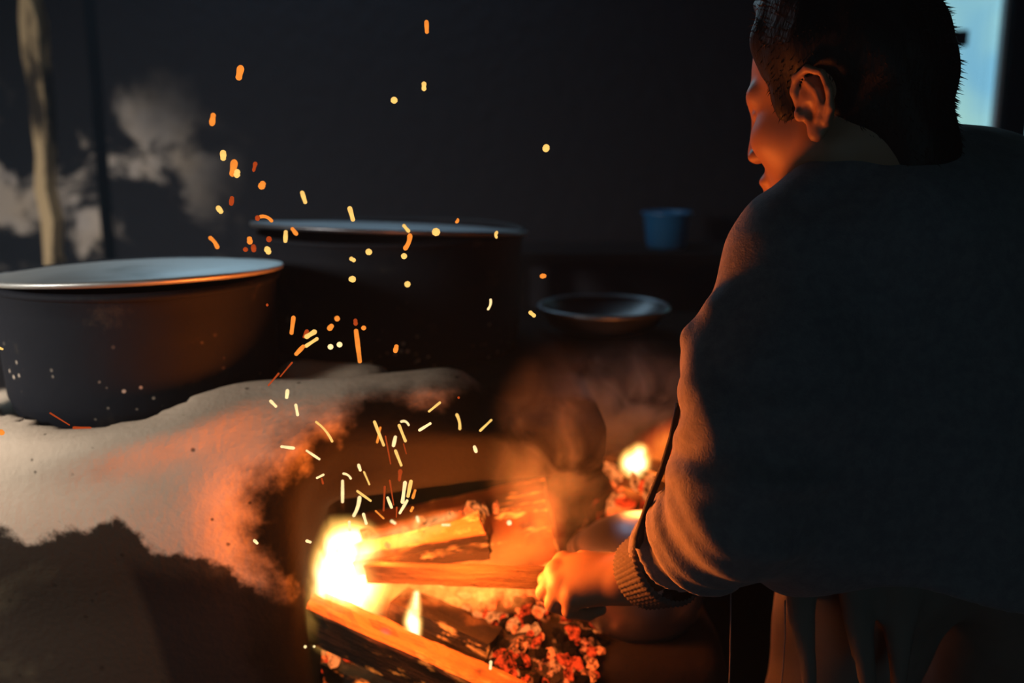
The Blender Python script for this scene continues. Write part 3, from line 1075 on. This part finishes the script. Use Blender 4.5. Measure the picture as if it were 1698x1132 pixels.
# hand + forearm
K = [pat(936, 934, 1.222), pat(922, 950, 1.205), pat(928, 972, 1.190), pat(950, 990, 1.178)]
P_ = [pat(906, 962, 1.228), pat(903, 982, 1.212), pat(917, 1000, 1.197), pat(944, 1012, 1.186)]
D_ = [pat(925, 988, 1.246), pat(932, 1003, 1.232), pat(950, 1014, 1.216), pat(974, 1018, 1.203)]
T_ = [pat(952, 984, 1.246), pat(958, 996, 1.238), pat(976, 1006, 1.224), pat(996, 1010, 1.210)]
lo = V3(pat(880, 1060, 1.30)) - .05
allp = K + P_ + D_ + T_ + [WR, EL]
lo = np.min([V3(p) for p in allp], 0) - .04
hi = np.max([V3(p) for p in K + P_ + D_ + T_ + [WR + (EL - WR) * .45]], 0) + .05
lo = np.min([V3(p) for p in K + P_ + D_ + T_ + [WR + (EL - WR) * .45]], 0) - .05
s = SDF(lo, hi, 0.0021)
ME = WR + (EL - WR) * .45
s.add(s.cap(WR, ME, .0275, .034))
wc = pat(1020, 955, 1.185)
for i, k in enumerate(K):
    base = WR + (wc - WR) * .5 + (k - K[1]) * .25
    s.add(s.cap(base, k, .021, .0135), .018)
HC2 = sum((Vector(k) for k in K), Vector()) / 4
s.add(s.ell(V3(pat(985, 962, 1.205)), (.036, .024, .026)), .02)
fr = [(.0112, .0102, .0092, .0084), (.0116, .0106, .0094, .0085), (.0110, .0100, .0090, .0082), (.0098, .0088, .008, .0074)]
hand_f = None
for i in range(4):
    a = s.cap(K[i], P_[i], fr[i][0] + .001, fr[i][1])
    a = s.smin(a, s.cap(P_[i], D_[i], fr[i][1], fr[i][2]), .004)
    a = s.smin(a, s.cap(D_[i], T_[i], fr[i][2], fr[i][3]), .004)
    hand_f = a if hand_f is None else s.smin(hand_f, a, .0022)
s.add(hand_f, .007)
# knuckle bumps and tendons
for i, k in enumerate(K):
    s.add(s.ell(V3(k) + V3(UP) * .003, (.0105, .0105, .0105)), .008)
# thumb round the far side of the stick
TH = [pat(1010, 938, 1.215), pat(968, 930, 1.250), pat(934, 944, 1.262), pat(918, 962, 1.258)]
for (a, b, ra, rb) in zip(TH[:-1], TH[1:], (.017, .012, .0105), (.0125, .0105, .0088)):
    s.add(s.cap(a, b, ra, rb), .008)
# wrist crease, ulnar bump
s.add(s.ell(V3(pat(1030, 972, 1.165)), (.012, .011, .011)), .018)
Vd, Fd = s.mesh()

# torso under the clothes
s = SDF(V3(person.location) + np.array((-.55, -.6, .60)), V3(person.location) + np.array((.5, .5, 1.36)), 0.012)
s.add(s.cap(NK + Vector((.03, 0, -.08)), HPV + Vector((0, 0, .10)), .11, .12))
s.add(s.cap(SH + Vector((.05, .03, -.02)), NK + Vector((.16, .02, -.06)), .055, .07), .05)
s.add(s.cap(SH + Vector((.02, .01, -.02)), EL, .05, .042), .03)
s.add(s.cap(EL, ME, .042, .030), .02)
s.add(s.cap(NK + Vector((0, 0, -.08)), NK + Vector((-.01, -.0, -.02)), .06, .054), .03)
Vt, Ft = s.mesh()
g = Geo()
g.add(Vh, Fh.tolist()).add(Vd, Fd.tolist()).add(Vt, Ft.tolist())
g.build('body', MAT['skin'], person)['label'] = 'skin of face, ear and hand'

# hair
SDF.K = 1.0
s = SDF((-.16, -.125, -.13), (.125, .125, .175), 0.003)
s.add(s.ell((-.014, 0, .056), (.105, .086, .094)))
s.add(s.ell((.020, 0, .098), (.066, .062, .040)), .03)
s.add(s.cap((-.058, 0, .02), (-.064, 0, -.070), .058, .048), .04)
s.add(s.cap((.034, -.062, .05), (.032, -.061, .004), .012, .007), .02)
s.add(s.cap((.034, .062, .05), (.032, .061, .004), .012, .007), .02)
s.sub(s.box((.130, 0, -.01), (.070, .15, .145), .02), .012)        # face
for q in (-1, 1):
    s.sub(s.ell((-.010, q * .098, -.006), (.030, .034, .046)), .006)     # round the ear
    s.sub(s.ell((.012, q * .075, -.065), (.048, .045, .058)), .012)     # below the ear
s.sub(s.box((.085, 0, -.12), (.11, .2, .105), .02), .012)
s.wave(.0022, 95, 4, 2)
Vr, Fr = s.mesh()
g = Geo().add(hw(Vr), Fr.tolist())
# short tufts standing off the surface
cen = np.array((-.02, 0, .03))
pick = rng.choice(len(Vr), 2600, replace=False)
for i in pick:
    p = Vr[i]
    if p[0] > .05 and p[2] < .09:
        continue
    n_ = p - cen
    n_ = n_ / np.linalg.norm(n_)
    dirn = n_ + np.array((-.5, 0, -.75)) + rng.normal(size=3) * .25
    dirn /= np.linalg.norm(dirn)
    L = rng.uniform(.007, .013)
    a = np.cross(dirn, (0.3, .5, .8)); a /= np.linalg.norm(a)
    b = np.cross(dirn, a)
    r_ = .0011
    q0 = p - n_ * .003
    tri = [q0 + a * r_, q0 - a * r_ * .5 + b * r_ * .87, q0 - a * r_ * .5 - b * r_ * .87, q0 + dirn * L]
    g.add(hw(np.array(tri)), [(0, 1, 3), (1, 2, 3), (2, 0, 3)])
g.build('hair', MAT['hair'], person)['label'] = 'short black hair'

SDF.K = PS
# jacket
lo = V3(person.location) + np.array((-.50, -.52, .66))
hi = V3(person.location) + np.array((.46, .42, 1.32))
s = SDF(lo, hi, 0.0055)
TOP = pat(1560, 440, 1.20)
s.add(s.cap(TOP, pat(1575, 930, 1.26), .165, .185))
s.add(s.cap(pat(1440, 420, 1.10), pat(1500, 900, 1.18), .10, .14), .08)
s.add(s.cap(pat(1312, 434, 1.09), pat(1500, 375, 1.12), .068, .080), .05)
s.add(s.cap(pat(1500, 378, 1.11), pat(1790, 455, 1.20), .082, .090), .05)
s.add(s.cap(pat(1316, 455, 1.09), pat(1266, 620, 1.07), .067, .083), .035)
s.add(s.cap(pat(1266, 620, 1.07), EL, .083, .068), .03)
s.add(s.cap(pat(1350, 560, 1.09), pat(1355, 870, 1.10), .085, .085), .05)
# right arm, hanging beyond the frame
s.add(s.cap(pat(1790, 470, 1.20), pat(1830, 860, 1.22), .080, .065), .05)
# forearm
FE = pat(1098, 935, 1.145)
s.add(s.cap(EL, FE, .068, .045), .02)
ax = (FE - EL).normalized()
side = ax.cross(Vector((0, 0, 1))).normalized()
# folds of the bunched sleeve
for t, R0, r0, k1, k2 in ((-.08, .062, .012, -.55, .1), (.16, .060, .012, -.35, -.1), (.38, .056, .011, -.25, .15), (.58, .055, .011, -.1, -.1), (.76, .050, .010, .05, .1), (.93, .044, .009, .1, 0)):
    c_ = EL + (FE - EL) * t
    s.add(s.torus(c_, ax + side * k2 + Vector((0, 0, 1)) * k1, R0, r0), .010)
for t, R0, r0, k1 in ((.55, .078, .009, .3), (.72, .074, .010, -.25), (.86, .072, .011, .35)):
    c_ = SH + (EL - SH) * t
    s.add(s.torus(c_, (EL - SH).normalized() + Vector((.3, k1, 0)) * .8, R0, r0), .016)
# crease ridges on the upper arm
for (a, b) in (((1150, 640, 1.06), (1225, 790, .985)), ((1148, 560, 1.07), (1195, 700, .995)), ((1195, 520, 1.055), (1160, 640, 1.04))):
    s.add(s.cap(pat(*a), pat(*b), .012, .008), .028)
for a, b, ra in (((1290, 352, 1.08), (1345, 316, 1.07), .022), ((1345, 316, 1.07), (1420, 300, 1.075), .024), ((1420, 300, 1.075), (1500, 296, 1.10), .026)):
    s.add(s.cap(pat(*a), pat(*b), ra, ra + .002), .03)
s.wave(.0036, 34, 12, 2)
s.sub(s.cap(NK + Vector((-.05, -.0, .16)), NK + Vector((.0, 0, -.03)), .085, .058), .02)      # neck opening
zhem = pat(1400, 905, 1.2).z
s.cut((zhem + .0) - s.Z + 0.02 * np.sin(s.X * 18), .008)
Vj, Fj = s.mesh()
jk = mobj('jacket', Vj, Fj, MAT['jacket'], person)
jk['label'] = 'dark navy jacket'

# fleece collar standing behind the neck
s = SDF(V3(NK) + np.array((-.25, -.22, -.16)), V3(NK) + np.array((.32, .25, .16)), 0.005)
cp = [pat(1440, 290, 1.11), pat(1500, 282, 1.12), pat(1560, 272, 1.16), pat(1640, 320, 1.22)]
for a, b in zip(cp[:-1], cp[1:]):
    s.add(s.cap(a, b, .022, .024), .02)
s.wave(.0025, 110, 3, 2)
Vc, Fcc = s.mesh()
mobj('collar', Vc, Fcc, MAT['fleece'], jk)['label'] = 'dark fleece collar'

# ribbed cuff
CA, CB = pat(1112, 930, 1.13), pat(1062, 952, 1.172)
axc = (CB - CA).normalized()
aa = axc.cross(Vector((0, 0, 1))).normalized()
bb = axc.cross(aa)
v, f = [], []
ns, nr = 144, 15
for i in range(nr):
    t = i / (nr - 1)
    r_ = .052 - .010 * t + (.002 if i % 2 else 0) - (.004 if i in (0, nr - 1) else 0)
    for k in range(ns):
        w_ = 2 * math.pi * k / ns
        rr = r_ + .0011 * math.cos(k * math.pi / 1.5)
        v.append(CA + (CB - CA) * t + aa * rr * math.cos(w_) + bb * rr * math.sin(w_))
for i in range(nr - 1):
    for k in range(ns):
        k2 = (k + 1) % ns
        f.append((i * ns + k, i * ns + k2, (i + 1) * ns + k2, (i + 1) * ns + k))
mobj('cuff', v, f, MAT['cuff'], jk)['label'] = 'ribbed knit cuff'

# drawstring hanging in front of the sleeve
pts = [pat(1126, 668, 1.10), pat(1114, 725, 1.10), pat(1099, 775, 1.10), pat(1077, 830, 1.10), pat(1063, 872, 1.10), pat(1058, 893, 1.10), pat(1055, 908, 1.10)]
Geo().tube(pts, [.004, .004, .0042, .0045, .005, .0068, .005], 8).build('drawstring', MAT['cord'], jk)
for (xa, ya, xb, yb) in ((1212, 1010, 1208, 1165), (1302, 1055, 1292, 1165)):
    Geo().tube([pat(xa, ya - 60, 1.10), pat(xa, ya, 1.10), pat((xa + xb) / 2 + 1, (ya + yb) / 2, 1.10), pat(xb, yb, 1.10)], .0009, 5).build('loose_cord', MAT['jacket'], jk)

# trousers and shoes
lo = V3(person.location) + np.array((-.40, -.45, .05))
hi = V3(person.location) + np.array((.45, .40, .98))
s = SDF(lo, hi, 0.009)
hipL, hipR = pat(1450, 880, 1.21), pat(1690, 890, 1.30)
kneeL = Vector((hipL.x - .01, hipL.y + .10, .46))
kneeR = Vector((hipR.x + .02, hipR.y + .08, .46))
ankL = Vector((hipL.x + .03, hipL.y - .04, .09))
ankR = Vector((hipR.x + .03, hipR.y - .06, .09))
s.add(s.cap(hipL + Vector((.02, .02, .02)), hipR + Vector((0, 0, .02)), .115, .115))
for h_, k_, a_ in ((hipL, kneeL, ankL), (hipR, kneeR, ankR)):
    s.add(s.cap(h_, k_, .112, .080), .05)
    s.add(s.cap(k_, a_, .078, .058), .03)
for (a, b) in (((1395, 860, 1.09), (1440, 1140, 1.105)), ((1318, 930, 1.14), (1345, 1150, 1.14)), ((1500, 900, 1.09), (1490, 1150, 1.12))):
    s.add(s.cap(pat(*a), pat(*b), .012, .010), .035)
s.wave(.003, 26, 21, 2)
Vp, Fp = s.mesh()
mobj('trousers', Vp, Fp, MAT['trousers'], person)['label'] = 'dark trousers'
for a_ in (ankL, ankR):
    s = SDF(V3(a_) + np.array((-.20, -.10, -.09)), V3(a_) + np.array((.10, .20, .06)), 0.008)
    s.add(s.cap(a_ + Vector((.02, -.01, -.045)), a_ + Vector((-.12, .08, -.055)), .042, .034))
    s.add(s.cap(a_, a_ + Vector((0, 0, -.05)), .045, .045), .03)
    s.cut(.002 - s.Z)
    Vs, Fs = s.mesh()
    mobj('shoe', Vs, Fs, MAT['shoe'], person)

SDF.K = 1.0
#--SPARKS--
# ------------------------------------------------------------------ flying sparks
def emat(name, col, st_):
    m = NT(name)
    em = m.n('ShaderNodeEmission')
    nz = m.noise(70, 2)
    m.put(em.inputs['Color'], (*col, 1))
    m.put(em.inputs['Strength'], m.math('MULTIPLY', m.math('MULTIPLY_ADD', nz, 0.7, 0.65), st_))
    m.link(em.outputs[0], m.out.inputs['Surface'])
    return m.m


SP = {'W': emat('spark_white', (1, .72, .34), 1.25), 'Y': emat('spark_yellow', (1, .58, .15), 1.1),
      'O': emat('spark_orange', (1, .28, .035), 1.0), 'R': emat('spark_red', (.55, .07, .012), 0.75)}
WORD = {'W': 'whitish', 'Y': 'yellow', 'O': 'orange', 'R': 'dull red'}
# x0 y0 x1 y1 width colour bend
SPARKS = {
 'high in the dark above the pots': [(707,33,708,56,7,'O',0),(400,108,395,133,11,'O',0),(703,136,703,150,8,'Y',0),(653,162,654,170,11,'Y',0),(354,188,351,208,9,'O',0),(907,239,904,252,12,'Y',0)],
 'above the left pot lid': [(370,250,370,265,10,'Y',0),(389,264,385,293,11,'O',0),(394,281,392,294,10,'Y',0),(424,268,420,285,8,'R',0),(437,302,432,312,11,'O',0),
    (385,325,383,341,8,'R',0),(360,342,368,353,9,'Y',0),(427,357,427,366,8,'R',0),(429,358,453,367,6,'O',.12),(347,392,362,412,7,'O',.05),(413,392,415,405,9,'O',0),
    (446,393,446,400,9,'R',0),(407,412,407,415,8,'R',0),(420,405,421,418,8,'R',0),(441,409,447,421,10,'Y',0)],
 'across the lid of the back pot': [(500,316,507,338,7,'Y',0),(579,342,586,367,8,'Y',0),(760,362,756,370,5,'O',.15),(668,372,679,385,6,'Y',0),(483,377,493,390,7,'O',0),
    (723,383,723,386,13,'Y',0),(474,382,473,402,7,'Y',0),(681,387,671,415,8,'O',.06),(824,383,823,395,5,'Y',-.1)],
 'before the dark back pot': [(610,417,613,418,11,'Y',0),(670,423,670,426,10,'Y',0),(581,428,588,432,7,'Y',0),(580,462,588,464,10,'Y',.1),(674,470,677,472,10,'Y',0)],
 'in the dark right of the back pot': [(896,458,905,457,8,'O',0),(814,495,809,514,4,'W',.08),(877,516,888,525,7,'Y',0)],
 'over the clay rim between the pots': [(443,504,443,507,4,'R',0),(487,523,483,555,7,'O',0),(559,525,559,531,9,'O',0),(589,528,590,540,7,'R',0),(551,539,545,546,9,'O',0),(603,542,603,545,8,'O',0),
    (590,545,597,602,8,'O',0),(510,547,503,560,8,'R',0),(525,548,505,560,8,'Y',0),(528,560,505,575,6,'Y',0),(658,571,655,585,8,'O',0),(563,570,563,572,9,'W',0),(548,574,548,576,9,'W',0),
    (505,572,489,589,7,'O',0),(485,600,464,625,3,'R',0),(463,618,444,640,4,'R',0)],
 'against the pale clay left of the mouth': [(477,645,475,661,6,'W',0),(447,663,459,675,5,'W',0),(490,669,494,690,5,'W',0),(523,698,552,733,4,'Y',.06),(465,740,489,743,5,'W',0),(507,746,531,762,4,'W',0),
    (421,895,427,901,5,'W',0),(507,896,516,899,5,'W',0)],
 'against the soot above the squared log': [(760,658,761,660,4,'R',0),(731,666,710,683,4,'Y',0),(757,685,763,713,5,'Y',.06),(816,695,795,715,4,'Y',0),(715,701,694,714,5,'W',0),(786,739,790,750,6,'W',0)],
 'in the middle of the spark spray': [(620,697,637,740,5,'Y',0),(664,698,679,705,4,'W',.15),(661,703,673,733,5,'Y',0),(631,707,625,735,4,'O',0),(639,722,648,770,3,'R',0),(656,722,652,741,6,'W',0),
    (669,735,674,753,2,'R',0),(655,745,666,773,5,'Y',0),(664,778,662,798,8,'R',0)],
 'over the white-hot flame': [(594,769,598,781,5,'W',0),(603,781,613,804,3,'Y',0),(568,784,583,794,4,'W',.1),(524,793,538,786,4,'W',0),(533,792,536,803,3,'R',0),(568,795,568,834,5,'W',0),
    (591,813,616,831,4,'Y',0),(597,822,586,857,6,'W',.05),(602,850,608,870,5,'W',0),(579,863,580,880,5,'W',0)],
 'rising off the squared log': [(682,795,676,825,6,'Y',0),(646,795,653,838,3,'R',0),(672,797,667,835,6,'W',0),(638,805,636,848,4,'R',0),(689,811,684,827,5,'O',0),(642,823,650,843,5,'W',0),
    (676,828,662,852,5,'W',0),(658,840,657,858,3,'R',0),(685,840,681,848,5,'O',0),(622,846,637,860,3,'O',0)],
 'touching the burning logs': [(691,855,694,866,5,'W',0),(648,863,656,868,5,'W',0),(842,865,847,868,8,'W',0),(732,870,747,870,4,'W',0)],
 'low in the fire mouth': [(506,1071,506,1073,5,'W',0),(521,1071,521,1072,4,'W',0),(814,1095,813,1110,5,'W',0)],
 'beside the base of the left pot': [(-3,576,5,579,4,'Y',0),(82,684,116,705,3,'R',0),(120,709,152,709,5,'R',0),(1,714,4,719,8,'O',0)],
}
ORD = ['topmost', 'second highest', 'third highest', 'fourth highest', 'fifth highest', 'sixth highest', 'seventh highest', 'eighth highest', 'ninth highest', 'tenth highest',
       'eleventh highest', 'twelfth highest', 'thirteenth highest', 'fourteenth highest', 'fifteenth highest', 'sixteenth highest']
for place, lst in SPARKS.items():
    lst = sorted(lst, key=lambda q: min(q[1], q[3]))
    for i, (x0, y0, x1, y1, w_, c_, bend) in enumerate(lst):
        d0 = random.uniform(1.13, 1.24)
        if 'touching' in place:
            d0 = 1.37
        if 'low in' in place:
            d0 = 1.285
        d1 = d0 + random.uniform(-.01, .01)
        A, B = at(x0, y0, d0), at(x1, y1, d1)
        L = (B - A).length
        rad_ = w_ * .5 / FPX * d0
        perp = (B - A).cross(FW)
        perp = perp.normalized() if perp.length > 1e-7 else Vector((1, 0, 0))
        dr = (B - A).normalized() if L > 1e-6 else Vector((0, 0, 1))
        pts, rr = [], []
        A2, B2 = A + dr * min(rad_, L * .45), B - dr * min(rad_, L * .45)
        for t in (-1.0, -.8, -.4):
            pts.append(A2 + dr * rad_ * t); rr.append(rad_ * math.sqrt(max(1 - t * t, .01)))
        for k in range(6):
            t = k / 5
            pts.append(A2 + (B2 - A2) * t + perp * (bend * L * 4 * t * (1 - t))); rr.append(rad_ * (1 + .10 * math.sin(5 * t + i)))
        for t in (.4, .8, 1.0):
            pts.append(B2 + dr * rad_ * t); rr.append(rad_ * math.sqrt(max(1 - t * t, .01)))
        if c_ == 'R' and L > .012:
            rr = [q * (1 - .55 * j / len(rr)) for j, q in enumerate(rr)]
        lp = L / (2 * rad_)
        shape = 'round spark' if lp < 1.4 else ('short spark' if lp < 3.2 else 'long thin spark')
        if bend and lp >= 1.4:
            shape = 'curved spark'
        mid = (A + B) / 2
        o = Geo().tube(pts, rr, 8).build('spark', SP[c_], origin=mid)
        rank = ORD[i]
        tag(o, f'{WORD[c_]} {shape}, {rank} spark {place}'.replace('spark, ', 'streak, ').replace('round streak', 'dot'), 'spark', 'flying sparks')

#--SMOKE--
# ------------------------------------------------------------------ smoke over the hearth, haze added to lift the blacks
def smoke(name, c, r, dens, label, seed, sc=9.0, M=None):
    s = SDF(V3(c) - np.array(r) * 1.25, V3(c) + np.array(r) * 1.25, min(r) / 7)
    s.add(s.ell(V3(c), r))
    V, Fc = s.mesh()
    m = NT(name + '_gas')
    co = m.co()
    mp = m.n('ShaderNodeMapping')
    mp.inputs['Scale'].default_value = (1 / r[0], 1 / r[1], 1 / r[2])
    m.link(co, mp.inputs['Vector'])
    ln = m.n('ShaderNodeVectorMath', operation='LENGTH')
    m.link(mp.outputs[0], ln.inputs[0])
    f = m.step(ln.outputs['Value'], 1.0, 0.15)
    nz = m.step(m.noise(sc, 4, 0.6, dist=0.8), 0.36, 0.68)
    sv = m.n('ShaderNodeVolumeScatter')
    sv.inputs['Color'].default_value = (.80, .84, .98, 1)
    sv.inputs['Anisotropy'].default_value = 0.1
    m.put(sv.inputs['Density'], m.math('MULTIPLY', m.math('MULTIPLY', f, nz), dens))
    m.link(sv.outputs[0], m.out.inputs['Volume'])
    m.m.cycles.volume_step_rate = 2.5
    o = mobj(name, V, Fc, m.m, origin=c)
    return tag(o, label, 'smoke', kind='stuff')


smoke('smoke', at(925, 775, 1.36), (.11, .07, .19), 4.6, 'reddish smoke curling up between the two fires', 1, 13)
smoke('smoke', at(1045, 665, 1.52), (.16, .08, .11), 8.0, 'thin violet smoke drifting over the second fire', 2, 13)

# bluish haze added through the whole room to lift the blacks
m = NT('black_lift_haze')
sv = m.n('ShaderNodeVolumeScatter')
sv.inputs['Color'].default_value = (.36, .66, 1.0, 1)
sv.inputs['Density'].default_value = 0.011
m.link(sv.outputs[0], m.out.inputs['Volume'])
hz = Geo().box(XL + .01, XR - .01, YF + .01, YB - .01, 0.01, ZC - .01).build('added_haze', m.m, smooth=False)
tag(hz, 'thin haze added through the whole kitchen to lift its blacks', 'haze', kind='stuff')
